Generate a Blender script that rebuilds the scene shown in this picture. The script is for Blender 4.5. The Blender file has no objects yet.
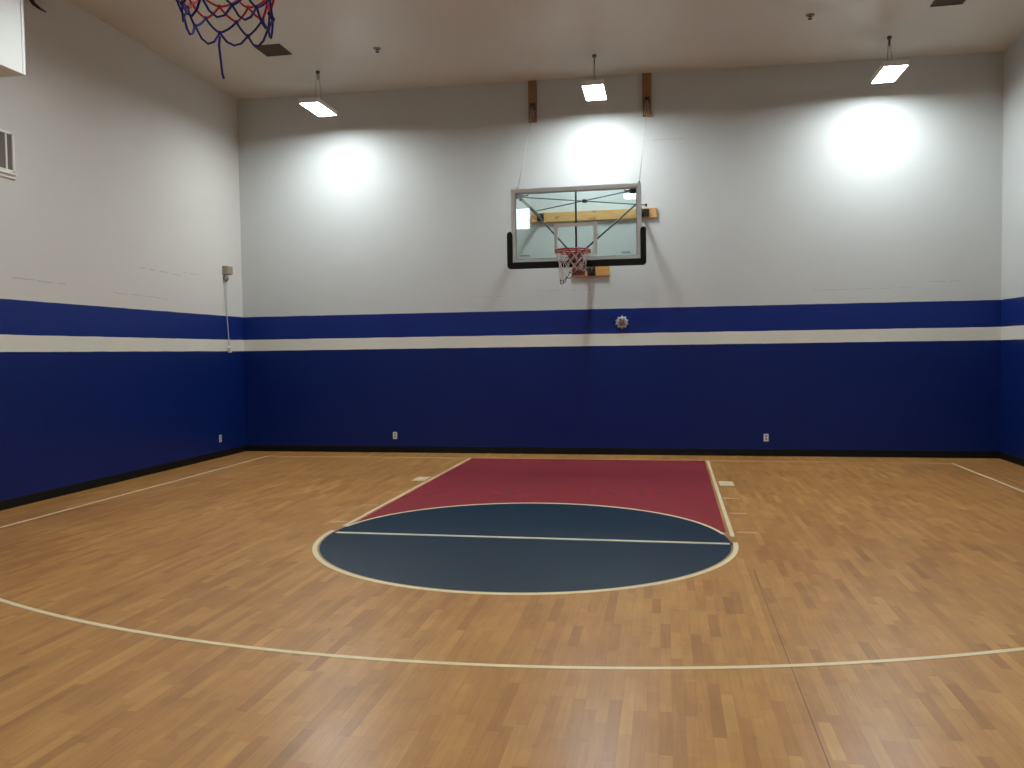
import bpy, bmesh, math, random
from mathutils import Vector, Matrix, Euler
random.seed(7)
S = bpy.context.scene
COL = S.collection
PI = math.pi

# ------------------------------------------------------------------ view
S.view_settings.view_transform = 'Standard'
try:
    S.view_settings.look = 'None'
except Exception:
    pass
S.view_settings.gamma = 1.0
S.view_settings.use_curve_mapping = False
S.view_settings.exposure = 0.0

# ------------------------------------------------------------------ materials
def lin(c):
    return tuple(((v / 255) / 12.92 if v / 255 <= .04045 else ((v / 255 + .055) / 1.055) ** 2.4) for v in c) + (1.0,)

class NT:
    """tiny node-tree writer"""
    def __init__(s, name):
        s.m = bpy.data.materials.new(name); s.m.use_nodes = True
        s.t = s.m.node_tree; s.t.nodes.clear()
        s.out = s.t.nodes.new('ShaderNodeOutputMaterial')
    def n(s, typ, **kw):
        nd = s.t.nodes.new(typ)
        for k, v in kw.items(): setattr(nd, k, v)
        return nd
    def l(s, a, b): s.t.links.new(a, b)
    def put(s, sock, v):
        if hasattr(v, 'is_output'): s.l(v, sock)
        else: sock.default_value = v
    def math(s, op, a, b=0.0, c=None, clamp=False):
        nd = s.n('ShaderNodeMath', operation=op); nd.use_clamp = clamp
        s.put(nd.inputs[0], a); s.put(nd.inputs[1], b)
        if c is not None: s.put(nd.inputs[2], c)
        return nd.outputs[0]
    def mix(s, f, a, b, mode='MIX'):
        nd = s.n('ShaderNodeMix', data_type='RGBA', blend_type=mode)
        s.put(nd.inputs[0], f); s.put(nd.inputs[6], a); s.put(nd.inputs[7], b)
        return nd.outputs[2]
    def noise(s, vec, scale, detail=2.0, rough=.5):
        nd = s.n('ShaderNodeTexNoise'); nd.inputs['Scale'].default_value = scale
        nd.inputs['Detail'].default_value = detail; nd.inputs['Roughness'].default_value = rough
        if vec is not None: s.l(vec, nd.inputs['Vector'])
        return nd.outputs['Fac']
    def ramp(s, f, stops):
        nd = s.n('ShaderNodeValToRGB'); s.put(nd.inputs[0], f)
        e = nd.color_ramp.elements
        while len(e) < len(stops): e.new(.5)
        for i, (p, c) in enumerate(stops): e[i].position = p; e[i].color = c
        return nd.outputs[0]
    def mapping(s, vec, scale):
        nd = s.n('ShaderNodeMapping'); s.l(vec, nd.inputs[0]); nd.inputs['Scale'].default_value = scale
        return nd.outputs[0]
    def pos(s): return s.n('ShaderNodeNewGeometry').outputs['Position']
    def obj(s): return s.n('ShaderNodeTexCoord').outputs['Object']
    def bsdf(s, color, rough, metal=0.0, spec=.5, normal=None):
        b = s.n('ShaderNodeBsdfPrincipled')
        s.put(b.inputs['Base Color'], color); s.put(b.inputs['Roughness'], rough)
        b.inputs['Metallic'].default_value = metal; b.inputs['Specular IOR Level'].default_value = spec
        if normal is not None: s.l(normal, b.inputs['Normal'])
        s.l(b.outputs[0], s.out.inputs[0]); return b
    def bump(s, h, strength, dist):
        nd = s.n('ShaderNodeBump'); nd.inputs['Strength'].default_value = strength
        nd.inputs['Distance'].default_value = dist; s.l(h, nd.inputs['Height']); return nd.outputs[0]

def plain(name, rgb, rough=.5, metal=0.0, spec=.5, var=.06, scale=12.0):
    t = NT(name); c = lin(rgb)
    d = tuple(v * (1 - 2 * var) for v in c[:3]) + (1,)
    f = t.noise(t.obj(), scale, 3)
    t.bsdf(t.mix(f, d, tuple(min(1, v * (1 + var)) for v in c[:3]) + (1,)), rough, metal, spec)
    return t.m

M = {}
M['black_rubber'] = plain('black_rubber', (11, 11, 10), .6, spec=.25)
M['black_pad'] = plain('black_pad', (13, 16, 15), .6, spec=.25)
M['line_cream'] = plain('line_cream', (252, 232, 188), .35, var=.08, scale=5)
M['line_pale'] = plain('line_pale', (226, 216, 190), .35, var=.08, scale=5)
M['line_worn'] = plain('line_worn', (222, 186, 138), .4, var=.14, scale=3)
M['bare_wood'] = plain('bare_wood', (172, 134, 84), .35, var=.1, scale=4)
M['alu'] = plain('brushed_aluminium', (206, 207, 204), .42, .25)
M['alu_dark'] = plain('dull_aluminium', (158, 162, 160), .5, .3)
M['steel_dark'] = plain('dark_steel', (62, 72, 72), .5, .3)
M['steel_black'] = plain('black_steel', (30, 32, 33), .5, .2)
M['cable'] = plain('steel_cable', (150, 150, 146), .5, .2)
M['rim_red'] = plain('rim_red', (158, 36, 34), .42)
M['rim_maroon'] = plain('rim_maroon', (104, 30, 36), .5)
M['bracket_red'] = plain('bracket_red', (146, 66, 58), .55)
M['net_white'] = plain('net_white', (188, 178, 172), .85)
M['net_black'] = plain('net_dark', (48, 50, 56), .85)
M['net_red'] = plain('net_red', (196, 40, 52), .8)
M['net_blue'] = plain('net_blue', (38, 42, 132), .8)
M['white_paint'] = plain('white_paint', (232, 231, 226), .5, var=.02)
M['soffit_paint'] = plain('soffit_paint', (228, 229, 225), .6, var=.01, scale=3)
M['paper'] = plain('paper', (250, 254, 255), .8, var=.002)
M['plastic_white'] = plain('plastic_white', (225, 226, 224), .4, var=.02)
M['cord_grey'] = plain('cord_grey', (176, 178, 180), .5)
M['socket_dark'] = plain('socket_dark', (40, 40, 42), .5)
M['beige'] = plain('beige_enamel', (152, 144, 122), .5, var=.03)
M['grey_metal'] = plain('grey_metal', (140, 140, 136), .5, .2)
M['vent_brown'] = plain('vent_brown', (92, 80, 62), .7, var=.08)
M['vent_dark'] = plain('vent_dark', (60, 50, 38), .8)
M['bell_grey'] = plain('bell_grey', (186, 190, 196), .45, .3, var=.2, scale=60)
M['bell_brown'] = plain('bell_brown', (128, 98, 72), .5, .1, var=.25, scale=70)
M['hose'] = plain('dark_hose', (56, 46, 36), .7)
M['decal'] = plain('decal_grey', (92, 108, 104), .5)
M['target_white'] = plain('target_white', (208, 214, 210), .5, var=.02)

def wood(name, c1, c2, along=0):
    t = NT(name); o = t.obj()
    sc = [14, 14, 14]; sc[along] = 1.2
    v = t.mapping(o, tuple(sc))
    f = t.noise(v, 3.0, 5, .6)
    k = t.noise(t.mapping(o, tuple(4 if i != along else 2.2 for i in range(3))), 1.6, 1)
    c = t.ramp(f, [(.3, lin(c1)), (.7, lin(c2))])
    c = t.mix(t.math('MULTIPLY', t.math('GREATER_THAN', k, .69), .55), c, lin((120, 78, 40)))
    t.bsdf(c, .6)
    return t.m
M['pine'] = wood('pine_board', (196, 146, 88), (216, 172, 112), 0)
M['pine_block'] = wood('pine_block', (184, 130, 66), (208, 158, 90), 0)
M['oak_upright'] = wood('oak_upright', (126, 94, 62), (156, 116, 76), 2)

# glass board: thin sheet, tinted, with its own reflections
t = NT('board_glass')
tr = t.n('ShaderNodeBsdfTransparent'); tr.inputs[0].default_value = (.865, .945, .935, 1)
gl = t.n('ShaderNodeBsdfGlossy'); gl.inputs['Roughness'].default_value = .01
fr = t.n('ShaderNodeFresnel'); fr.inputs[0].default_value = 1.5
mx = t.n('ShaderNodeMixShader'); t.l(fr.outputs[0], mx.inputs[0]); t.l(tr.outputs[0], mx.inputs[1]); t.l(gl.outputs[0], mx.inputs[2])
t.l(mx.outputs[0], t.out.inputs[0]); M['glass'] = t.m
t = NT('window_glass')
t.bsdf(t.mix(t.noise(t.obj(), 2), lin((104, 100, 92)), lin((118, 110, 102))), .18); M['window_pane'] = t.m

for nm, power in (('lamp_light', 80.0), ('boosted_lamp_light', 114.0)):     # row by the back wall boosted to widen its hot spots
    t = NT(nm)
    e = t.n('ShaderNodeEmission'); e.inputs[0].default_value = (.92, .985, 1.0, 1); e.inputs[1].default_value = power
    t.l(e.outputs[0], t.out.inputs[0]); M[nm] = t.m

# ---- painted block walls: white, navy band, white stripe, navy below
ZBT, ZWT, ZWB = 2.310, 1.918, 1.728
def wall_mat(name, along, scuffs=(), white_a=(193, 197, 196), white_b=(203, 207, 206)):
    t = NT(name); p = t.pos(); sp = t.n('ShaderNodeSeparateXYZ'); t.l(p, sp.inputs[0])
    z = sp.outputs[2]; u = sp.outputs[along]
    wob = t.math('MULTIPLY', t.math('SUBTRACT', t.noise(p, 3.0, 3), .5), .012)
    zz = t.math('ADD', z, wob)
    big = t.noise(t.mapping(p, (1, 1, 1)), .7, 3)
    white = t.mix(big, lin(white_a), lin(white_b))
    dirt = t.math('MULTIPLY', t.math('GREATER_THAN', t.noise(t.mapping(p, (5, 5, 9)), 3, 4, .7), .735), .25)
    white = t.mix(dirt, white, lin((150, 146, 138)))
    blue = t.mix(big, lin((15, 38, 112)), lin((19, 45, 122)))  # upper navy band, lightened: its stronger light is put into the colour
    navy = t.mix(t.noise(p, .8, 3), lin((6, 30, 96)), lin((10, 37, 106)))
    stripe = t.mix(t.noise(p, 2.5, 2), lin((216, 216, 204)), lin((226, 226, 218)))
    for (u0, z0, ln, slope, th) in scuffs:
        du = t.math('SUBTRACT', u, u0)
        a = t.math('LESS_THAN', t.math('ABSOLUTE', du), ln / 2)
        zl = t.math('SUBTRACT', t.math('SUBTRACT', z, z0), t.math('MULTIPLY', du, slope))
        zl = t.math('ADD', zl, t.math('MULTIPLY', t.math('SUBTRACT', t.noise(p, 6, 2), .5), .03))
        b = t.math('LESS_THAN', t.math('ABSOLUTE', zl), th)
        br = t.math('GREATER_THAN', t.noise(p, 9, 2), .45)
        white = t.mix(t.math('MULTIPLY', t.math('MULTIPLY', a, b), t.math('MULTIPLY', br, .36)), white, lin((120, 116, 110)))
    c = t.mix(t.math('LESS_THAN', zz, ZBT), white, blue)
    c = t.mix(t.math('LESS_THAN', zz, ZWT), c, stripe)
    c = t.mix(t.math('LESS_THAN', zz, ZWB), c, navy)
    # block joints as a shallow bump
    cmb = t.n('ShaderNodeCombineXYZ'); t.l(u, cmb.inputs[0]); t.l(z, cmb.inputs[1])
    br = t.n('ShaderNodeTexBrick'); t.l(cmb.outputs[0], br.inputs['Vector'])
    br.inputs['Scale'].default_value = 1.0; br.inputs['Brick Width'].default_value = .406
    br.inputs['Row Height'].default_value = .203; br.inputs['Mortar Size'].default_value = .006
    br.inputs['Mortar Smooth'].default_value = .6
    h = t.math('ADD', t.math('MULTIPLY', br.outputs['Fac'], -.5), t.math('MULTIPLY', t.noise(p, 60, 2), .25))
    nb = t.bump(h, .22, .004)
    t.bsdf(c, t.mix(t.math('LESS_THAN', zz, ZBT), (.62, .62, .62, 1), (.4, .4, .4, 1)), 0, .28, nb)
    return t.m
M['wall_back'] = wall_mat('painted_block_back', 0, [(-.35, 2.62, .9, 0, .004), (4.0, 2.52, 1.6, 0, .004), (-1.6, 2.55, .6, .01, .004), (1.3, 4.9, .5, 0, .004), (5.2, 2.6, .7, 0, .004)])
M['wall_left'] = wall_mat('painted_block_left', 1, [(-2.3, 2.88, 1.0, -.02, .006), (-2.75, 2.5, 1.2, -.01, .005), (-4.6, 2.55, .9, -.01, .006), (-1.5, 2.92, .5, 0, .005)], (206, 204, 199), (214, 213, 208))
M['wall_side'] = wall_mat('painted_block_right', 1)

# ---- ceiling
t = NT('ceiling_paint'); p = t.pos()
c = t.mix(t.noise(p, .6, 3), lin((204, 198, 188)), lin((213, 207, 198)))
t.bsdf(c, .36, 0, .5, t.bump(t.noise(p, 45, 3), .10, .002)); M['ceiling'] = t.m

# ---- maple strip floor: strips run away from the camera
t = NT('maple_strips'); p = t.pos(); sp = t.n('ShaderNodeSeparateXYZ'); t.l(p, sp.inputs[0])
X, Y = sp.outputs[0], sp.outputs[1]
SW = .0572
row = t.math('FLOOR', t.math('DIVIDE', X, SW))
wn = t.n('ShaderNodeTexWhiteNoise', noise_dimensions='1D'); t.l(row, wn.inputs['W'])
ln = t.math('ADD', .30, t.math('MULTIPLY', wn.outputs['Value'], .34))
off = t.math('MULTIPLY', wn.outputs['Value'], 37.3)
yy = t.math('ADD', t.math('DIVIDE', Y, ln), off)
colm = t.math('FLOOR', yy)
cm = t.n('ShaderNodeCombineXYZ'); t.l(row, cm.inputs[0]); t.l(colm, cm.inputs[1])
w2 = t.n('ShaderNodeTexWhiteNoise', noise_dimensions='2D'); t.l(cm.outputs[0], w2.inputs['Vector'])
tone = w2.outputs['Value']
c = t.ramp(tone, [(0, lin((171, 127, 78))), (.12, lin((184, 140, 88))), (.5, lin((196, 152, 98))), (.88, lin((206, 163, 108))), (1, lin((216, 177, 123)))])
# the occasional much darker strip
w3 = t.n('ShaderNodeTexWhiteNoise', noise_dimensions='3D')
cm3 = t.n('ShaderNodeCombineXYZ'); t.l(row, cm3.inputs[0]); t.l(colm, cm3.inputs[1]); cm3.inputs[2].default_value = 4.2
t.l(cm3.outputs[0], w3.inputs['Vector'])
c = t.mix(t.math('MULTIPLY', t.math('GREATER_THAN', w3.outputs['Value'], .982), .32), c, lin((120, 84, 52)))
grain = t.noise(t.mapping(p, (60, 3, 1)), 1.0, 4, .6)
c = t.mix(.22, c, t.ramp(grain, [(.3, lin((150, 106, 62))), (.7, lin((216, 174, 118)))]), 'MIX')
blot = t.noise(t.mapping(p, (1, .8, 1)), .55, 3, .55)
c = t.mix(t.math('MULTIPLY', t.math('SUBTRACT', blot, .42, clamp=True), 1.1), c, lin((168, 116, 62)))
blot2 = t.noise(t.mapping(p, (1.6, .9, 1)), 1.6, 4, .6)
c = t.mix(t.math('MULTIPLY', t.math('SUBTRACT', blot2, .52, clamp=True), 1.0), c, lin((150, 108, 72)))
mot = t.noise(t.mapping(p, (6, 3.2, 1)), 1.0, 3, .6)
c = t.mix(.5, c, t.ramp(mot, [(.3, (.80, .79, .76, 1)), (.7, (1.16, 1.17, 1.2, 1))]), 'MULTIPLY')
# short worn scuffs
sc = t.noise(t.mapping(p, (5, 2.2, 1)), 2.2, 5, .7)
c = t.mix(t.math('MULTIPLY', t.math('SUBTRACT', sc, .625, clamp=True), 4.2, clamp=True), c, lin((112, 78, 48)))
# gaps between strips and at butt ends
fx = t.math('FRACT', t.math('DIVIDE', X, SW)); fy = t.math('FRACT', yy)
gap = t.math('MAXIMUM', t.math('LESS_THAN', fx, .018), t.math('LESS_THAN', fy, .004))
c = t.mix(t.math('MULTIPLY', gap, .45), c, lin((96, 62, 34)))
# long straight seam
sx = t.math('ADD', X, t.math('MULTIPLY', Y, -.004))
seam = t.math('MULTIPLY', t.math('LESS_THAN', t.math('ABSOLUTE', t.math('SUBTRACT', sx, 1.905)), .0026), t.math('LESS_THAN', Y, -6.7))
c = t.mix(t.math('MULTIPLY', seam, .72), c, lin((52, 34, 20)))
c = t.mix(1.0, c, (1.05, .915, .615, 1), 'MULTIPLY')
rg = t.math('ADD', .24, t.math('MULTIPLY', t.noise(p, 3, 3), .14))
t.bsdf(c, rg, 0, .5, t.bump(t.math('MULTIPLY', gap, -1.0), .05, .0006))
M['floor'] = t.m

def floor_paint(name, a, b):
    t = NT(name); p = t.pos()
    f = t.noise(t.mapping(p, (1.2, .7, 1)), .9, 1, .5)
    c = t.mix(f, lin(a), lin(b))
    g = t.noise(t.mapping(p, (6, 1.5, 1)), 1.0, 1)
    c = t.mix(t.math('MULTIPLY', g, .10), c, lin(tuple(v * .8 for v in b)))
    t.bsdf(c, .26, 0, .5); return t.m
M['key_red'] = floor_paint('key_red', (161, 61, 59), (162, 62, 60))
M['circle_blue'] = floor_paint('circle_blue', (22, 48, 62), (28, 57, 71))

# ------------------------------------------------------------------ mesh writer
class MB:
    def __init__(s): s.bm = bmesh.new()
    def box(s, lo, hi, bev=0.0, mat=None):
        lo, hi = Vector(lo), Vector(hi)
        r = bmesh.ops.create_cube(s.bm, size=1.0)
        vs = r['verts']; c = (lo + hi) / 2; d = hi - lo
        for v in vs: v.co = Vector((v.co.x * d.x, v.co.y * d.y, v.co.z * d.z)) + c
        if bev > 0:
            es = list({e for v in vs for e in v.link_edges})
            r2 = bmesh.ops.bevel(s.bm, geom=es, offset=bev, segments=2, affect='EDGES', profile=.5)
            vs = list({v for v in r2['verts']} | {v for v in vs if v.is_valid})
        if mat is not None:
            for v in vs: v.co = mat @ v.co
        return s
    def bar(s, a, b, w, h, bev=0.0, up=(0, 0, 1)):
        a, b = Vector(a), Vector(b); d = (b - a); L = d.length; d.normalize()
        u = Vector(up)
        if abs(d.dot(u)) > .98: u = Vector((0, 1, 0))
        x = d.cross(u).normalized(); z = x.cross(d).normalized()
        m = Matrix((x, d, z)).transposed().to_4x4(); m.translation = (a + b) / 2
        return s.box((-w / 2, -L / 2, -h / 2), (w / 2, L / 2, h / 2), bev, m)
    def tube(s, pts, r, n=8, closed=False, cap=True):
        pts = [Vector(p) for p in pts]; N = len(pts); rings = []
        rr = r if isinstance(r, (list, tuple)) else [r] * N
        prev = None
        for i, p in enumerate(pts):
            if closed: d = pts[(i + 1) % N] - pts[i - 1]
            else: d = pts[min(i + 1, N - 1)] - pts[max(i - 1, 0)]
            d.normalize()
            if prev is None:
                u = Vector((0, 0, 1)) if abs(d.z) < .9 else Vector((1, 0, 0))
            else: u = prev
            x = (u - d * u.dot(d)).normalized(); y = d.cross(x); prev = x
            rings.append([s.bm.verts.new(p + (x * math.cos(2 * PI * k / n) + y * math.sin(2 * PI * k / n)) * rr[i]) for k in range(n)])
        for i in range(N if closed else N - 1):
            A, B = rings[i], rings[(i + 1) % N]
            sh = 0
            if closed and i == N - 1:
                sh = min(range(n), key=lambda q: (A[0].co - B[q].co).length)
            for k in range(n):
                f = s.bm.faces.new((A[k], A[(k + 1) % n], B[(k + 1 + sh) % n], B[(k + sh) % n])); f.smooth = True
        if cap and not closed:
            s.bm.faces.new(rings[0][::-1]); s.bm.faces.new(rings[-1])
        return s
    def cyl(s, a, b, r, n=20, r2=None):
        return s.tube([a, b], [r, r if r2 is None else r2], n)
    def ball(s, c, r, seg=8, sc=(1, 1, 1)):
        m = Matrix.Translation(c) @ Matrix.Diagonal((sc[0], sc[1], sc[2], 1))
        r_ = bmesh.ops.create_uvsphere(s.bm, u_segments=seg, v_segments=max(4, seg * 2 // 3), radius=r, matrix=m)
        for v in r_['verts']:
            for f in v.link_faces: f.smooth = True
        return s
    def lathe(s, prof, m, n=32):
        """profile (r, h) turned about local z, placed by matrix m"""
        rings = []
        for r, h in prof:
            if r < 1e-6: rings.append([s.bm.verts.new(m @ Vector((0, 0, h)))])
            else: rings.append([s.bm.verts.new(m @ Vector((r * math.cos(2 * PI * k / n), r * math.sin(2 * PI * k / n), h))) for k in range(n)])
        for A, B in zip(rings, rings[1:]):
            for k in range(n):
                q = [A[k % len(A)], A[(k + 1) % len(A)], B[(k + 1) % len(B)], B[k % len(B)]]
                q = list(dict.fromkeys(q))
                if len(q) > 2:
                    f = s.bm.faces.new(q); f.smooth = True
        return s
    def slab(s, poly, z0, z1):
        """extruded flat polygon (list of xy)"""
        a = [s.bm.verts.new((x, y, z0)) for x, y in poly]; b = [s.bm.verts.new((x, y, z1)) for x, y in poly]
        s.bm.faces.new(b); s.bm.faces.new(a[::-1]); n = len(poly)
        for k in range(n): s.bm.faces.new((a[k], a[(k + 1) % n], b[(k + 1) % n], b[k]))
        return s
    def strip(s, outer, inner, z0, z1):
        """open or closed band between two poly-lines of equal length"""
        closed = outer[0] == outer[-1]
        q = []
        for (ox, oy), (ix, iy) in zip(outer, inner):
            q.append([s.bm.verts.new(v) for v in ((ox, oy, z0), (ox, oy, z1), (ix, iy, z1), (ix, iy, z0))])
        for A, B in zip(q, q[1:]):
            for k in range(4): s.bm.faces.new((A[k], B[k], B[(k + 1) % 4], A[(k + 1) % 4]))
        s.bm.faces.new(q[0]); s.bm.faces.new(q[-1][::-1])
        return s
    def build(s, name, mat, parent=None, origin=None):
        bmesh.ops.recalc_face_normals(s.bm, faces=s.bm.faces)
        me = bpy.data.meshes.new(name)
        if origin is not None:
            for v in s.bm.verts: v.co -= Vector(origin)
        s.bm.to_mesh(me); s.bm.free()
        o = bpy.data.objects.new(name, me)
        for m_ in (mat if isinstance(mat, (list, tuple)) else [mat]): me.materials.append(m_)
        COL.objects.link(o)
        if origin is not None: o.location = origin
        if parent is not None: o.parent = parent
        return o

def tag(o, label=None, cat=None, group=None, kind=None):
    if label: o['label'] = label
    if cat: o['category'] = cat; o['kind'] = 'thing'
    if group: o['group'] = group
    if kind: o['kind'] = kind
    return o
def empty(name, loc, rz=0.0):
    o = bpy.data.objects.new(name, None); o.empty_display_size = .1
    o.location = loc; o.rotation_euler = (0, 0, rz); COL.objects.link(o); return o
def copy_tree(o, parent=None):
    c = o.copy(); COL.objects.link(c)
    if parent is not None: c.parent = parent
    for ch in list(o.children): copy_tree(ch, c)
    return c

# ------------------------------------------------------------------ room
XL, XR, YR = -5.897, 6.031, -14.2
ZCL, ZCR = 6.005, 5.862
def zc(x): return ZCL + (ZCR - ZCL) * (x - XL) / (XR - XL)

floor = MB().box((XL, YR, -.12), (XR, 0, 0)).build('floor', M['floor']); tag(floor, 'maple strip gym floor', kind='structure')
tag(MB().box((XL - .2, 0, -.12), (XR + .2, .2, 6.1)).build('wall_back', M['wall_back']), 'white block wall with navy lower half and a white stripe', kind='structure')
tag(MB().box((XL - .2, YR, -.12), (XL, 0, 6.1)).build('wall_left', M['wall_left']), kind='structure')
tag(MB().box((XR, YR, -.12), (XR + .2, 0, 6.1)).build('wall_right', M['wall_side']), kind='structure')
tag(MB().box((XL - .2, YR - .2, -.12), (XR + .2, YR, 6.1)).build('wall_front', M['wall_back']), kind='structure')
b = MB()
cv = [b.bm.verts.new(v) for v in ((XL, YR, ZCL), (XR, YR, ZCR), (XR, 0, ZCR), (XL, 0, ZCL), (XL, YR, 6.1), (XR, YR, 6.1), (XR, 0, 6.1), (XL, 0, 6.1))]
for q in ((0, 1, 2, 3), (4, 5, 6, 7), (0, 1, 5, 4), (1, 2, 6, 5), (2, 3, 7, 6), (3, 0, 4, 7)): b.bm.faces.new([cv[i] for i in q])
tag(b.build('ceiling', M['ceiling']), kind='structure')
def base(name, lo, hi): tag(MB().box(lo, hi, .004).build(name, M['black_rubber']), 'black rubber cove base', kind='structure')
base('baseboard_back', (XL + .014, -.014, 0), (XR - .014, 0, .105))
base('baseboard_left', (XL, YR, 0), (XL + .014, 0, .105))
base('baseboard_right', (XR - .014, YR, 0), (XR, 0, .105))

# ------------------------------------------------------------------ painted court (children of the floor)
KW = 1.829; YB = -.60; YF = -5.905; T1, T2 = .0012, .0022; SK = .035    # the painters' key leans a touch
CX, CY, RX, RY = -.012, -5.905, 1.845, 1.705      # outer edge of the circle line
def ell(rx, ry, a0, a1, n=120, cx=CX, cy=CY):
    return [(cx + rx * math.cos(a0 + (a1 - a0) * i / n), cy + ry * math.sin(a0 + (a1 - a0) * i / n)) for i in range(n + 1)]
LW = .036; IN = KW - LW - .028
top = [p for p in ell(RX - .06, RY - .06, PI - .02, .02, 90) if abs(p[0]) <= IN]
top = [(-IN, top[0][1])] + top + [(IN, top[-1][1])]
key = MB().strip(top, [(x + SK, YB - .022) for x, y in top], 0, T1).build('painted_key', M['key_red'], floor)
tag(key, 'dark red painted key on the floor')
tag(MB().slab(ell(RX - .058, RY - .06, 0, 2 * PI - 2 * PI / 160, 159), 0, T1 + .0002).build('painted_circle', M['circle_blue'], floor), 'slate blue painted free throw circle')
for s in (-1, 1):
    MB().slab([(s * (KW - LW) + SK, YB), (s * KW + SK, YB), (s * KW, -5.62), (s * (KW - LW), -5.62)][::s], 0, T2).build('lane_line', M['line_cream'], floor)
tag(MB().slab([(-1.775, YF - .028), (1.765, YF - .028), (1.765, YF + .028), (-1.775, YF + .028)], 0, T2 + .0004).build('free_throw_line', M['line_pale'], floor), 'pale line across the blue circle')
MB().strip(ell(RX, RY, PI * .985, 2 * PI + PI * .012, 140), ell(RX - .04, RY - .046, PI * .985, 2 * PI + PI * .012, 140), 0, T2).build('circle_line', M['line_cream'], floor)
MB().strip(ell(RX - .04, RY - .022, .22, PI - .16, 110), ell(RX - .07, RY - .07, .22, PI - .16, 110), 0, T2 + .0002).build('circle_line', M['line_cream'], floor)
MB().strip(ell(RX - .038, RY - .044, PI * .99, 2 * PI + PI * .01, 110), ell(RX - .058, RY - .060, PI * .99, 2 * PI + PI * .01, 110), 0, T1 + .0004).build('bare_wood_ring', M['bare_wood'], floor)
MB().strip(ell(RX - .004, RY, -.02, .26, 30), ell(RX - .058, RY - .06, -.02, .26, 30), 0, T1 + .0004).build('bare_wood_ring', M['bare_wood'], floor)
for s in (-1, 1):
    tag(MB().slab([(s * 1.862 + .02, -2.54), (s * 2.03 + .02, -2.54), (s * 2.03 + .02, -2.87), (s * 1.862 + .02, -2.87)][::-s], 0, T2).build('lane_block', M['line_cream'], floor), 'pale solid block beside the red lane')
    for y in (-3.735, -4.56, -5.44):
        MB().slab([(s * 1.86, y + .022), (s * 2.035, y + .022), (s * 2.035, y - .022), (s * 1.86, y - .022)][::-s], 0, T2).build('lane_mark', M['line_worn'], floor)
XSL, XSR = -5.18, 5.195
tag(MB().slab([(XSL, YB - .022), (XSR, YB - .022), (XSR, YB + .022), (XSL, YB + .022)], 0, T1).build('baseline', M['line_worn'], floor), 'thin worn line along the back wall')
for x in (XSL, XSR):
    MB().slab([(x - .017, YR + 1), (x + .017, YR + 1), (x + .017, YB), (x - .017, YB)], 0, T2).build('sideline', M['line_cream'], floor)
A0, A1 = PI + .62, 2 * PI - .62
tag(MB().strip(ell(8.07, 8.07, A0, A1, 160, -.08, -.80), ell(8.033, 8.033, A0, A1, 160, -.08, -.80), 0, T2).build('three_point_line', M['line_cream'], floor), 'long curved cream line in the foreground')

# ------------------------------------------------------------------ basketball hoops
def net_parts(kind, cx, cy, zr, rng):
    """strands as (material key, list of points); nodes on rings between rim and bottom"""
    N = 12 if kind == 'far' else 10; R0 = .222
    if kind == 'far': levels = [0, .07, .14, .20, .25]; rad = [R0, .205, .19, .172, .15]
    else: levels = [0, .055, .11, .16, .205, .245]; rad = [R0, .192, .170, .156, .147, .14]
    P = []
    for j, (d, r) in enumerate(zip(levels, rad)):
        ring = []
        for k in range(N):
            a = 2 * PI * (k + .5 * (j % 2)) / N
            ja = rng.uniform(-.05, .05) * (j > 0); jz = rng.uniform(-.012, .012) * (j > 0); jr = rng.uniform(-.012, .012) * (j > 0)
            x, y, z = (r + jr) * math.cos(a + ja), (r + jr) * math.sin(a + ja), -d + jz
            if kind == 'far':
                q = max(0, d - .08)
                x = x - .10 * q + (.02 * math.sin(5 * a) if j > 2 else 0)
                z -= .13 * max(0, -math.cos(a) + .15) * max(0, j - 2) / 2    # tangled and hanging lower on one side
            ring.append(Vector((cx + x, cy + y, zr + z)))
        P.append(ring)
    out = []
    def sag(a, b, s):
        m = (a + b) / 2; m.z -= s; return [a, (a + m) / 2 + Vector((0, 0, -s * .25)), m, (m + b) / 2 + Vector((0, 0, -s * .25)), b]
    L = len(levels)
    for j in range(L - 1):
        for k in range(N):
            a = P[j][k]
            for q in ((k, k - 1) if j % 2 == 0 else (k, k + 1)):
                out.append((j, sag(a, P[j + 1][q % N], .006)))
    for k in range(0, N):   # closing loops at the bottom
        a, c = P[-1][k], P[-1][(k + 1) % N]
        out.append((L - 1, sag(a, c, (.03 if kind == 'far' else .042) + rng.uniform(-.008, .01))))
    return out, P

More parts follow.
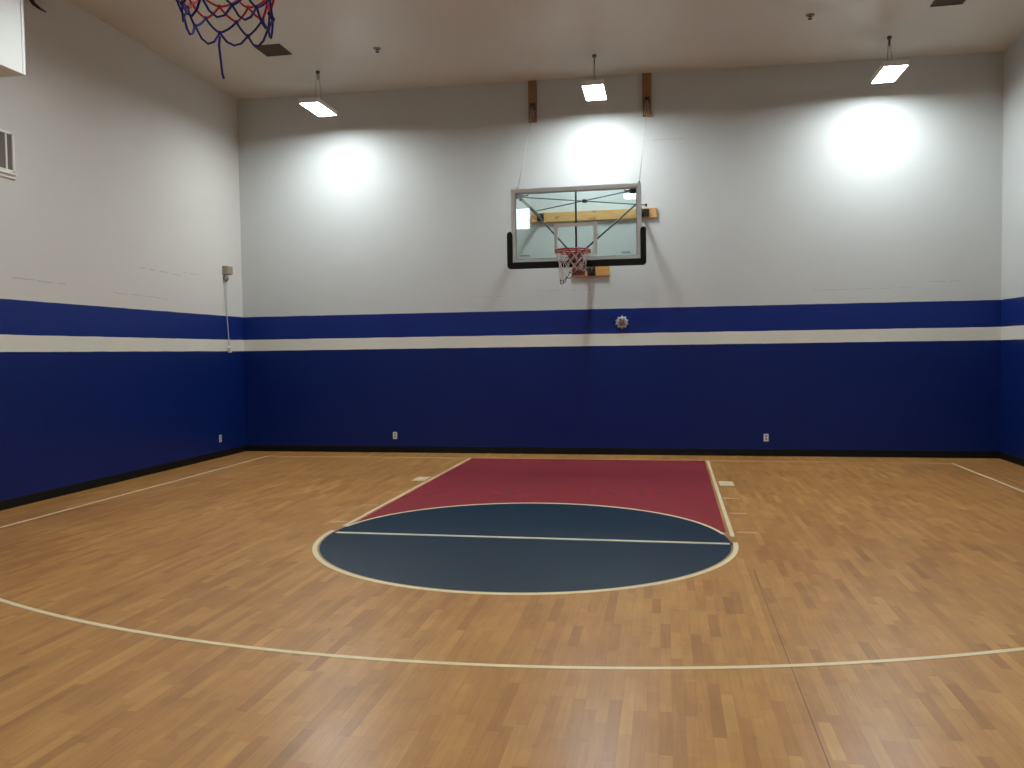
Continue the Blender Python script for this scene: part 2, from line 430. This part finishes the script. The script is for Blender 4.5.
def make_hoop(name, kind):
    """hoop standing off a wall at y = 0, facing -y; board centre x = 0"""
    rng = random.Random(11 if kind == 'far' else 5)
    root = empty(name, (0, 0, 0))
    YG = -1.383; ZB = 2.911; HW, BH = .923, 1.067; ZT = ZB + BH
    F = .062
    # frame: four mitred rails with a front flange
    def rails(w, y0, y1, bev):
        b = MB()
        b.box((-HW, y0, ZT - w), (HW, y1, ZT), bev); b.box((-HW, y0, ZB), (HW, y1, ZB + w), bev)
        b.box((-HW, y0, ZB + w - .002), (-HW + w, y1, ZT - w + .002), bev); b.box((HW - w, y0, ZB + w - .002), (HW, y1, ZT - w + .002), bev)
        return b
    fr = rails(F, YG - .012, YG + .05, .006).build('backboard_frame', M['alu'], root)
    rails(F + .012, YG + .006, YG + .028, .002).build('inner_flange', M['alu_dark'], fr)
    gz0, gz1, gx = ZB + F + .01, ZT - F - .01, HW - F - .01
    gl = MB().box((-gx, YG - .004, gz0), (gx, YG + .004, gz1)).build('glass_board', M['glass'], root)
    tag(gl, 'clear green-tinted glass')
    # inner square painted on the glass
    b = MB(); sw, sh, sl = .305, .457, .05; z0 = 3.005; yq0, yq1 = YG - .0062, YG - .0042
    b.box((-sw, yq0, z0 + sh - sl), (sw, yq1, z0 + sh)); b.box((-sw, yq0, z0), (sw, yq1, z0 + sl))
    b.box((-sw, yq0, z0 + sl), (-sw + sl, yq1, z0 + sh - sl)); b.box((sw - sl, yq0, z0 + sl), (sw, yq1, z0 + sh - sl))
    b.build('target_square', M['target_white'], gl)
    if kind == 'far':
        for s in (-1, 1):      # tiny unreadable maker's marks in the lower corners
            b = MB(); x = s * .72 - .07
            for k in range(9):
                w = rng.uniform(.008, .014); b.box((x, YG - .006, gz0 + .035), (x + w, YG - .0042, gz0 + .035 + rng.uniform(.014, .022))); x += w + .003
            b.box((s * .72 - .075, YG - .006, gz0 + .026), (s * .72 + .075, YG - .0042, gz0 + .030))
            b.build('corner_mark', M['decal'], gl)
    # U-shaped padding
    b = MB(); po = HW + .064; zp = ZB - .068
    pts = [(-po, ZB + .43), (-po, zp + .05)]
    for i in range(7): a = PI + (PI / 2) * i / 6; pts.append((-po + .05 + .05 * math.cos(a), zp + .05 + .05 * math.sin(a)))
    for i in range(7): a = 1.5 * PI + (PI / 2) * i / 6; pts.append((po - .05 + .05 * math.cos(a), zp + .05 + .05 * math.sin(a)))
    pts.append((po, ZB + .43))
    # sweep a rounded bar along it (front and back face)
    for y0, y1 in ((YG - .036, YG + .062),):
        inn = []
        for i, (x, z) in enumerate(pts):
            if abs(x) > po - .0505 and z > zp + .045: inn.append((x - math.copysign(.08, x), z))
            else: inn.append((max(-po + .08, min(po - .08, x)), zp + .09))
        bmq = b.bm; rings = []
        n = len(pts)
        for (ox, oz), (ix, iz) in zip(pts, inn):
            o_, i_ = Vector((ox, 0, oz)), Vector((ix, 0, iz)); c_ = (o_ + i_) / 2; h_ = (o_ - i_) / 2
            ring = []
            for (a, y) in ((1, y0 + .015), (.8, y0), (-.8, y0), (-1, y0 + .015), (-1, y1 - .015), (-.8, y1), (.8, y1), (1, y1 - .015)):
                q = c_ + h_ * a; ring.append(bmq.verts.new((q.x, y, q.z)))
            rings.append(ring)
        for A, B in zip(rings, rings[1:]):
            for k in range(8): bmq.faces.new((A[k], A[(k + 1) % 8], B[(k + 1) % 8], B[k]))
        bmq.faces.new(rings[0]); bmq.faces.new(rings[-1][::-1])
        for x in (-po + .039, po - .039):    # rounded ends
            b.ball((x, (y0 + y1) / 2, ZB + .43), .04, 12, (1, (y1 - y0) / 2 / .039, .9))
    b.build('edge_padding', M['black_pad'], root)
    # rim
    ZR = 3.032; YC = YG - .375
    b = MB(); b.tube([(.2365 * math.cos(2 * PI * k / 48), YC + .2365 * math.sin(2 * PI * k / 48), ZR) for k in range(48)], .0115, 10, closed=True)
    b.tube([(.2365 * math.cos(2 * PI * k / 48), YC + .2365 * math.sin(2 * PI * k / 48), ZR - .026) for k in range(48)], .009, 8, closed=True)
    for s in (-1, 1):
        b.bar((s * .10, YC + .215, ZR - .008), (s * .075, YG - .04, ZR - .012), .018, .022)
    b.box((-.115, YC + .24, ZR - .03), (.115, YG - .03, ZR - .006), .004)
    for k in range(12):
        a = 2 * PI * k / 12; x, y = .23 * math.cos(a), YC + .23 * math.sin(a)
        b.tube([(x, y, ZR - .02), (x * .985, YC + (y - YC) * .985, ZR - .034), (x * .955, YC + (y - YC) * .955, ZR - .03)], .0035, 6)
    rim = b.build('rim', M['rim_red'], root)
    b = MB(); b.box((-.105, YG - .046, ZR - .155), (.105, YG - .012, ZR + .012), .006)
    b.box((-.085, YG - .15, ZR - .115), (.085, YG - .04, ZR - .03), .01)
    b.bar((-.06, YG - .2, ZR - .05), (-.06, YG - .06, ZR - .14), .012, .05); b.bar((.06, YG - .2, ZR - .05), (.06, YG - .06, ZR - .14), .012, .05)
    for sx in (-.08, .08):
        for z in (ZR - .135, ZR - .02): b.cyl((sx, YG - .056, z), (sx, YG - .04, z), .011, 8)
    b.build('rim_bracket', M['rim_maroon'], root)
    b = MB(); b.box((-.05, YG - .06, ZR - .315), (.135, YG - .015, ZR - .16), .008)
    b.box((-.03, YG - .075, ZR - .265), (.115, YG - .055, ZR - .205), .006)
    b.build('lower_bracket', M['bracket_red'], root)
    # net
    strands, P = net_parts(kind, 0, YC, ZR - .03, rng)
    if kind == 'far':
        mats = {0: 'net_white', 1: 'net_white', 2: 'net_white', 3: 'net_white', 4: 'net_black'}; rad = .0050
    else:
        mats = {0: 'net_white', 1: 'net_white', 2: 'net_red', 3: 'net_red', 4: 'net_blue', 5: 'net_blue'}; rad = .0038
    names = {'net_white': 'white', 'net_black': 'dark', 'net_red': 'red', 'net_blue': 'blue'}
    by = {}
    for j, pts in strands: by.setdefault(mats[j], MB()).tube(pts, rad, 6)
    for j, ring in enumerate(P[1:], 1):
        for q in ring: by[mats[j if j < len(P) else j]].ball(q, rad * 2.0, 6)
    if kind == 'near':
        q = P[-1][8] + Vector((0, 0, -.012))
        by['net_blue'].tube([q, q + Vector((.004, 0, -.03)), q + Vector((0, 0, -.07)), q + Vector((-.008, .004, -.13)), q + Vector((-.014, .006, -.145))], .0044, 6)
    net = None
    for mk, bb in by.items():
        o = bb.build('net' if net is None else 'net_strands', M[mk], rim)
        net = net or o
        tag(o, names[mk] + ' cord')
    # wall boards
    bx = .139
    wb = MB().box((bx - .98, -.045, 3.702), (bx + .98, 0, 3.852), .003).build('wall_board', M['pine'], root)
    lb = MB().box((-.205, -.045, 2.828), (.383, 0, 2.982), .003).build('lower_wall_board', M['pine_block'], root)
    # side arms, corner hinges, braces
    WL, WR = (-.70, -.075, 3.78), (.90, -.075, 3.78)
    CLn, CRn = (-.815, YG + .09, ZT - .095), (.815, YG + .09, ZT - .095)
    for (a, c, s) in ((CLn, WL, -1), (CRn, WR, 1)):
        MB().bar(a, c, .036, .036, .004).build('side_arm', M['steel_dark'], root)
        b = MB(); b.box((a[0] - .05, YG + .03, a[2] - .03), (a[0] + .05, YG + .11, a[2] + .035), .004)
        b.cyl((a[0] - s * .02, a[1], a[2] - .06), (a[0] - s * .02, a[1], a[2] + .01), .022, 12)
        b.bar((a[0] - s * .03, a[1], a[2] + .01), (a[0] - s * .125, a[1], a[2] + .012), .014, .014); b.bar((a[0] - s * .12, a[1], a[2] + .005), (a[0] - s * .135, a[1], a[2] + .055), .013, .013)
        b.build('corner_hinge', M['steel_black'], root)
        ex = .05 if s > 0 else 0
        b = MB(); b.box((c[0] - .055, -.058, c[2] - .06), (c[0] + .055 + ex, -.045, c[2] + .06), .002)
        b.box((c[0] - .022, -.11, c[2] - .035), (c[0] + .022, -.05, c[2] + .035), .003); b.cyl((c[0], -.085, c[2] - .05), (c[0], -.085, c[2] + .05), .012, 10)
        b.build('wall_plate', M['steel_black'], root)
        st = Vector(a).lerp(Vector(c), .5)
        MB().cyl(st, (s * .07, YG + .09, ZR + .02), .0125, 10).build('diagonal_brace', M['steel_dark'], root)
    MB().cyl((0, YG + .075, ZB + .03), (0, YG + .075, ZT - .03), .0145, 10).build('centre_post', M['steel_dark'], root)
    # crossed tie cables with a clamp
    a1, c1 = Vector((-.77, YG + .10, ZT - .10)), Vector((.958, -.10, 3.89))
    a2, c2 = Vector((.77, YG + .10, ZT - .085)), Vector((-.78, -.16, 3.86))
    MB().cyl(a1, c1, .0075, 8).build('tie_cable', M['steel_dark'], root)
    MB().cyl(a2, c2, .0075, 8).build('tie_cable', M['steel_dark'], root)
    m_ = a1.lerp(c1, .5); m_ = (m_ + a2.lerp(c2, .47)) / 2
    MB().box(m_ - Vector((.03, .05, .02)), m_ + Vector((.03, .05, .02)), .005).build('cable_clamp', M['steel_black'], root)
    b = MB(); b.cyl((.958, -.13, 3.89), (.958, -.0, 3.89), .012, 12); b.ball((.958, -.12, 3.89), .022, 10); b.build('tie_anchor', M['steel_black'], root)
    # lower arm from the board to the low wall board
    b = MB(); b.bar((.0, YG + .07, ZB + .04), (.10, -.06, 2.90), .05, .05, .004); b.box((.045, -.075, 2.835), (.165, -.045, 2.975), .003); b.cyl((.06, -.10, 2.87), (.15, -.10, 2.87), .014, 10)
    b.bar((.14, -.075, 2.965), (.11, -.4, 2.9), .02, .03)
    b.build('lower_arm', M['steel_black'], root)
    # suspension cables up to the wall
    if kind == 'far':
        for (x0, x1, z1) in ((-.83, -.80, 5.40), (.895, .985, 5.38)):
            b = MB(); b.cyl((x0, YG + .02, ZT - .01), (x1, -.085, z1), .0048, 8); b.cyl((x0, YG + .02, ZT - .02), (x0, YG + .02, ZT + .03), .012, 8)
            b.build('suspension_cable', M['cable'], root)
    return root

far = make_hoop('basketball_hoop', 'far')
tag(far, 'glass backboard with red rim and black bottom padding mounted on back wall', 'basketball hoop')
near = make_hoop('basketball_hoop', 'near')
near.location = (-.164, YR + .0, 0); near.rotation_euler = (0, 0, PI)
tag(near, 'red and blue hoop net hanging overhead at top left of view', 'basketball hoop')
NEAR_Y = -10.50

# wooden uprights that carry the suspension cables
for i, (xa, xb, z0, z1, xe, lab) in enumerate(((-.872, -.742, 5.285, 5.97, -.80, 'left of the two short wooden uprights under the ceiling above the backboard'),
                                      (.915, 1.05, 5.262, 5.95, .985, 'right of the two short wooden uprights under the ceiling above the backboard'))):
    r = empty('wooden_upright', ((xa + xb) / 2, 0, z0)); tag(r, lab, 'wood block', 'wooden uprights above the backboard')
    top_ = min(z1, zc(xb) - .005)
    MB().box((xa - r.location.x, -.045, 0), (xb - r.location.x, 0, top_ - z0), .004).build('timber', M['oak_upright'], r)
    b = MB(); x = xe - r.location.x
    b.box((x - .035, -.06, .20), (x + .035, -.045, .29), .003); b.cyl((x - .03, -.10, .235), (x + .03, -.10, .235), .01, 8)
    b.box((x - .032, -.115, .19), (x - .02, -.05, .28), .002); b.box((x + .02, -.115, .19), (x + .032, -.05, .28), .002)
    b.build('pulley_bracket', M['steel_black'], r)
    b = MB()
    b.tube([(x - .012, -.1, .23), (x - .028, -.07, .12), (x - .04, -.06, .02)], .007, 6); b.tube([(x + .012, -.1, .23), (x + .012, -.07, .1), (x + .02, -.06, .04)], .007, 6)
    b.build('rope_tail', M['net_white'], r)

# ------------------------------------------------------------------ light panel on the front wall (seen mirrored in the glass)
t = NT('wall_light_glow')
e = t.n('ShaderNodeEmission'); e.inputs[0].default_value = (.96, 1.0, 1.0, 1); e.inputs[1].default_value = 15.0
t.l(e.outputs[0], t.out.inputs[0]); M['wall_light_glow'] = t.m
r = empty('wall_light', (-2.945, YR, 5.64)); tag(r, 'bright white rectangular wall light mirrored in the left of the glass backboard', 'lamp')
b = MB(); hw, hh = .211, .304
b.box((-hw - .014, 0, -hh - .014), (-hw, .045, hh + .014), .003); b.box((hw, 0, -hh - .014), (hw + .014, .045, hh + .014), .003)
b.box((-hw, 0, -hh - .014), (hw, .045, -hh), .003); b.box((-hw, 0, hh), (hw, .045, hh + .014), .003); b.box((-hw, .0, -hh), (hw, .01, hh))
b.build('light_frame', M['white_paint'], r)
MB().box((-hw, .01, -hh), (hw, .03, hh)).build('light_panel', M['wall_light_glow'], r)

# ------------------------------------------------------------------ lamps
def make_lamp(light='lamp_light'):
    r = empty('ceiling_lamp', (0, 0, 0))
    b = MB(); w, l = .145, .345
    # tray open at the bottom (sides and top)
    b.box((-w - .012, -l - .012, .0), (-w, l + .012, .06)); b.box((w, -l - .012, .0), (w + .012, l + .012, .06))
    b.box((-w, -l - .012, .0), (w, -l, .06)); b.box((-w, l, .0), (w, l + .012, .06)); b.box((-w - .012, -l - .012, .05), (w + .012, l + .012, .07), .003)
    b.box((-.06, -.16, .07), (.06, .16, .105), .01)
    hs = b.build('housing', M['white_paint'], r)
    MB().box((-w, -l, .012), (w, l, .02)).build('light_panel', M[light], r)
    return r
lamps = []; wires = []
spots = [(-3.96, -1.07, 5.40), (.255, -.97, 5.385), (4.27, -.90, 5.37)]
labs = ['bright hanging rectangular lamp near the left end of the back wall', 'bright hanging rectangular lamp above the backboard', 'bright hanging rectangular lamp near the right end of the back wall']
for y in (-5.6, -9.95):
    for x, n in ((-3.7, 'left'), (.42, 'middle'), (4.4, 'right')):
        spots.append((x, y, 5.37))
        labs.append({-5.6: 'hanging rectangular lamp over the free throw circle, %s column', -9.95: 'hanging rectangular lamp over the near half of the floor, %s column'}[y] % n)
proto = make_lamp('boosted_lamp_light'); base_lamp = make_lamp()
for i, (x, y, z) in enumerate(spots):
    o = proto if i == 0 else base_lamp if i == 3 else copy_tree(proto if i < 3 else base_lamp)
    o.location = (x, y, z); tag(o, labs[i], 'lamp', 'hanging rectangular lamps')
    H = zc(x) - z
    wires.append((o, H))
for o, H in wires:
    b = MB()
    for dy in (-.13, .13):
        b.cyl((0, dy, .10), (0, dy * .35, H - .02), .0045, 6)
    b.build('suspension_wire', M['cable'], o)
    b = MB(); b.cyl((0, 0, H - .035), (0, 0, H - .002), .03, 12); b.cyl((0, 0, H - .13), (0, 0, H - .03), .009, 8); b.build('ceiling_hook', M['steel_dark'], o)
near.location.y = NEAR_Y - 1.758
D = -(YR - near.location.y)
for x in (-.58, .86):
    MB().box((x - .045, -.02, 3.73), (x + .045, D, 3.86), .004).build('stand_off_beam', M['pine'], near)
MB().box((.03, -.02, 2.85), (.12, D, 2.96), .004).build('stand_off_beam', M['pine'], near)

# ------------------------------------------------------------------ ceiling fittings
def vent(x0, x1, y0, y1, lab):
    cx_, cy_ = (x0 + x1) / 2, (y0 + y1) / 2; z = zc(cx_)
    r = empty('ceiling_vent', (cx_, cy_, z)); tag(r, lab, 'vent', 'ceiling vents')
    w, d = (x1 - x0) / 2, (y1 - y0) / 2; f = .018
    b = MB(); b.box((-w, -d, -.016), (w, -d + f, .002)); b.box((-w, d - f, -.016), (w, d, .002)); b.box((-w, -d, -.016), (-w + f, d, .002)); b.box((w - f, -d, -.016), (w, d, .002))
    b.build('vent_frame', M['vent_brown'], r)
    MB().box((-w + f, -d + f, -.004), (w - f, d - f, .002)).build('vent_back', M['vent_dark'], r)
    b = MB(); n = 14
    for k in range(n):
        y = -d + f + (2 * d - 2 * f) * (k + .5) / n; b.bar((-w + f, y, -.009), (w - f, y, -.009), .013, .002)
    b.build('vent_louvres', M['vent_brown'], r)
vent(-4.40, -4.015, -2.225, -1.835, 'brown square ceiling vent beyond the hanging net')
vent(4.50, 4.87, -2.25, -1.87, 'brown square ceiling vent at the top right edge')
def sprinkler(x, y, lab):
    z = zc(x); r = empty('ceiling_sprinkler', (x, y, z)); tag(r, lab, 'sprinkler', 'ceiling sprinkler heads')
    MB().lathe([(0, -.012), (.05, -.012), (.055, -.004), (.055, .002)], Matrix.Identity(4), 20).build('escutcheon', M['grey_metal'], r)
    b = MB(); b.cyl((0, 0, -.026), (0, 0, -.01), .014, 10); b.bar((-.016, 0, -.024), (-.01, 0, -.05), .006, .006); b.bar((.016, 0, -.024), (.01, 0, -.05), .006, .006)
    b.cyl((0, 0, -.054), (0, 0, -.049), .028, 14); b.build('deflector', M['vent_dark'], r)
sprinkler(-2.74, -1.80, 'small sprinkler head on the ceiling right of the left lamp')
sprinkler(3.08, -1.86, 'small sprinkler head on the ceiling left of the right lamp')

# ------------------------------------------------------------------ wall fittings
FACE = Matrix(((1, 0, 0), (0, 0, -1), (0, 1, 0))).to_4x4()        # local z -> -y (off the back wall)
r = empty('wall_bell', (.571, 0, 2.093)); tag(r, 'round grey metal bell with knobbed rim on the blue band of the back wall', 'bell')
MB().lathe([(0, .0), (.082, .0), (.086, .012), (.08, .03), (.066, .04), (.058, .036), (.05, .042), (0, .044)], FACE, 36).build('gong', M['bell_grey'], r)
b = MB()
for k in range(10):
    a = 2 * PI * k / 10 + .3; b.ball((.086 * math.cos(a), -.016, .086 * math.sin(a)), .019, 8)
b.build('rim_knobs', M['bell_grey'], r)
b = MB(); b.lathe([(0, .04), (.04, .042), (.034, .056), (0, .06)], FACE, 20)
for k in range(5):
    a = 2 * PI * k / 5 + .5; b.bar((.0, -.052, 0), (.062 * math.cos(a), -.048, .062 * math.sin(a) - .005), .016, .01)
b.build('centre_boss', M['bell_brown'], r)
for a in (.9, 2.1, 5.6, 4.3):
    MB().ball((.05 * math.cos(a), -.043, .05 * math.sin(a)), .012, 8).build('sound_hole', M['socket_dark'], r)

def outlet(loc, rz, lab):
    r = empty('wall_outlet', loc, rz); tag(r, lab, 'outlet', 'white wall outlets')
    MB().box((-.036, -.007, -.058), (.036, 0, .058), .004).build('cover_plate', M['plastic_white'], r)
    for z in (-.022, .022):
        s_ = MB().lathe([(0, .0085), (.0165, .0085), (.018, .006)], Matrix.Translation((0, 0, z)) @ FACE, 20).build('socket', M['beige'], r)
        b = MB(); b.box((-.008, -.0092, z - .004), (-.005, -.0080, z + .006)); b.box((.005, -.0092, z - .004), (.008, -.0080, z + .006)); b.cyl((0, -.0080, z - .010), (0, -.0092, z - .010), .003, 8)
        b.build('socket_slot', M['socket_dark'], s_)
outlet((-3.20, 0, .285), 0, 'white outlet low on the navy back wall left of the red key')
outlet((2.75, 0, .285), 0, 'white outlet low on the navy back wall right of the red key')
outlet((XL, -.83, .305), PI / 2, 'white outlet low on the navy left wall near the corner')

r = empty('junction_box', (XL, -.52, 2.99)); tag(r, 'beige electrical box high on the left wall with cord hanging down', 'electrical box')
b = MB(); b.box((0, -.11, 0), (.085, .075, .135), .006); b.build('box_body', M['beige'], r)
b = MB(); b.box((.085, -.10, .01), (.092, .065, .125), .003); b.cyl((.09, -.06, .068), (.096, -.06, .068), .008, 8); b.cyl((.09, .035, .068), (.096, .035, .068), .008, 8); b.build('box_cover', M['beige'], r)
b = MB(); b.cyl((.04, -.065, -.10), (.04, -.065, .0), .036, 14); b.cyl((.04, -.065, -.125), (.04, -.065, -.10), .02, 10); b.build('cord_grip', M['grey_metal'], r)
b = MB(); b.tube([(.04, -.065, -.12), (.03, -.06, -.35), (.02, -.04, -.62), (.02, -.01, -.9), (.025, .0, -1.14), (.03, .0, -1.19)], .0085, 8); b.build('cord', M['cord_grey'], r)
b = MB(); b.cyl((.03, .0, -1.22), (.03, .0, -1.17), .024, 12); b.box((.005, -.01, -1.285), (.05, .05, -1.215), .008); b.bar((.03, -.04, -1.205), (.03, .06, -1.215), .04, .04, .005); b.build('plug_end', M['plastic_white'], r)

# boxed duct high on the left wall (a soffit that ends short of the back wall)
r = empty('boxed_duct', (XL + .003, -5.77, 4.468)); tag(r, 'white boxed duct high on the left wall at the top left corner', 'duct')
dx = .897; H = 5.985 - 4.468 - .003; L = 5.77 + YR + .02
MB().box((0, L, 0), (dx - .003, 0, H), .004).build('duct_casing', M['soffit_paint'], r)
b = MB(); b.box((dx - .001, -.045, -.0), (dx + .004, 0.003, H)); b.box((dx - .045, -.01, -.0), (dx + .004, .004, H)); b.build('corner_trim', M['white_paint'], r)

# small window in the left wall with sill
wy0, wy1, wz0, wz1 = -6.10, -4.962, 3.70, 4.165
w = MB()
w.box((XL - .01, wy0, wz1 - .03), (XL + .02, wy1, wz1), .003); w.box((XL - .01, wy0, wz0), (XL + .02, wy1, wz0 + .045), .003)
w.box((XL - .01, wy1 - .028, wz0), (XL + .02, wy1, wz1), .003); w.box((XL - .01, wy0, wz0), (XL + .02, wy0 + .028, wz1), .003)
wo = w.build('window_1', M['white_paint']); tag(wo, 'small white framed window', kind='structure')
b = MB()
for y in (-5.072, -5.185, -5.30, -5.53, -5.76): b.box((XL - .005, y - .011, wz0 + .04), (XL + .014, y + .011, wz1 - .025), .002)
b.build('window_mullions', M['white_paint'], wo)
MB().box((XL - .004, wy0 + .02, wz0 + .02), (XL + .004, wy1 - .02, wz1 - .02)).build('window_glass', M['window_pane'], wo)
b = MB(); b.box((XL - .01, wy0 - .04, wz0 - .012), (XL + .045, wy1 + .012, wz0 + .012), .004); b.box((XL - .01, wy0 - .02, wz0 - .05), (XL + .02, wy1 + .006, wz0 - .012), .003)
b.build('window_sill', M['white_paint'], wo)

# dark curved conduit where the left wall meets the ceiling
b = MB(); x = XL + .03
b.tube([(x, -4.72, 5.99), (x, -4.69, 5.86), (x, -4.655, 5.775), (x, -4.61, 5.725), (x, -4.52, 5.708), (x, -4.42, 5.705)], [.026, .026, .026, .022, .014, .008], 8)
hz = b.build('hanging_conduit', M['hose']); tag(hz, 'dark curved conduit on the left wall beside the white boxed duct', 'conduit')

# ------------------------------------------------------------------ world and camera
wd = bpy.data.worlds.new('World'); S.world = wd; wd.use_nodes = True
wd.node_tree.nodes['Background'].inputs[0].default_value = (.02, .02, .02, 1)

cd = bpy.data.cameras.new('Camera'); cam = bpy.data.objects.new('Camera', cd); COL.objects.link(cam)
cd.sensor_fit = 'HORIZONTAL'; cd.sensor_width = 36; cd.lens = 817.665 / 1024 * 36; cd.clip_start = .05; cd.clip_end = 100
cam.location = (1.23829, -13.00144, 1.65491)
R2 = Vector((.98281133, .1841076, -.01364824)); U2 = Vector((.00612943, .04134664, .99912606)); FW = Vector((-.18451101, .98203607, -.03950747))
mm = Matrix((R2, U2, -FW)).transposed()
cam.rotation_euler = mm.to_euler()
S.camera = cam
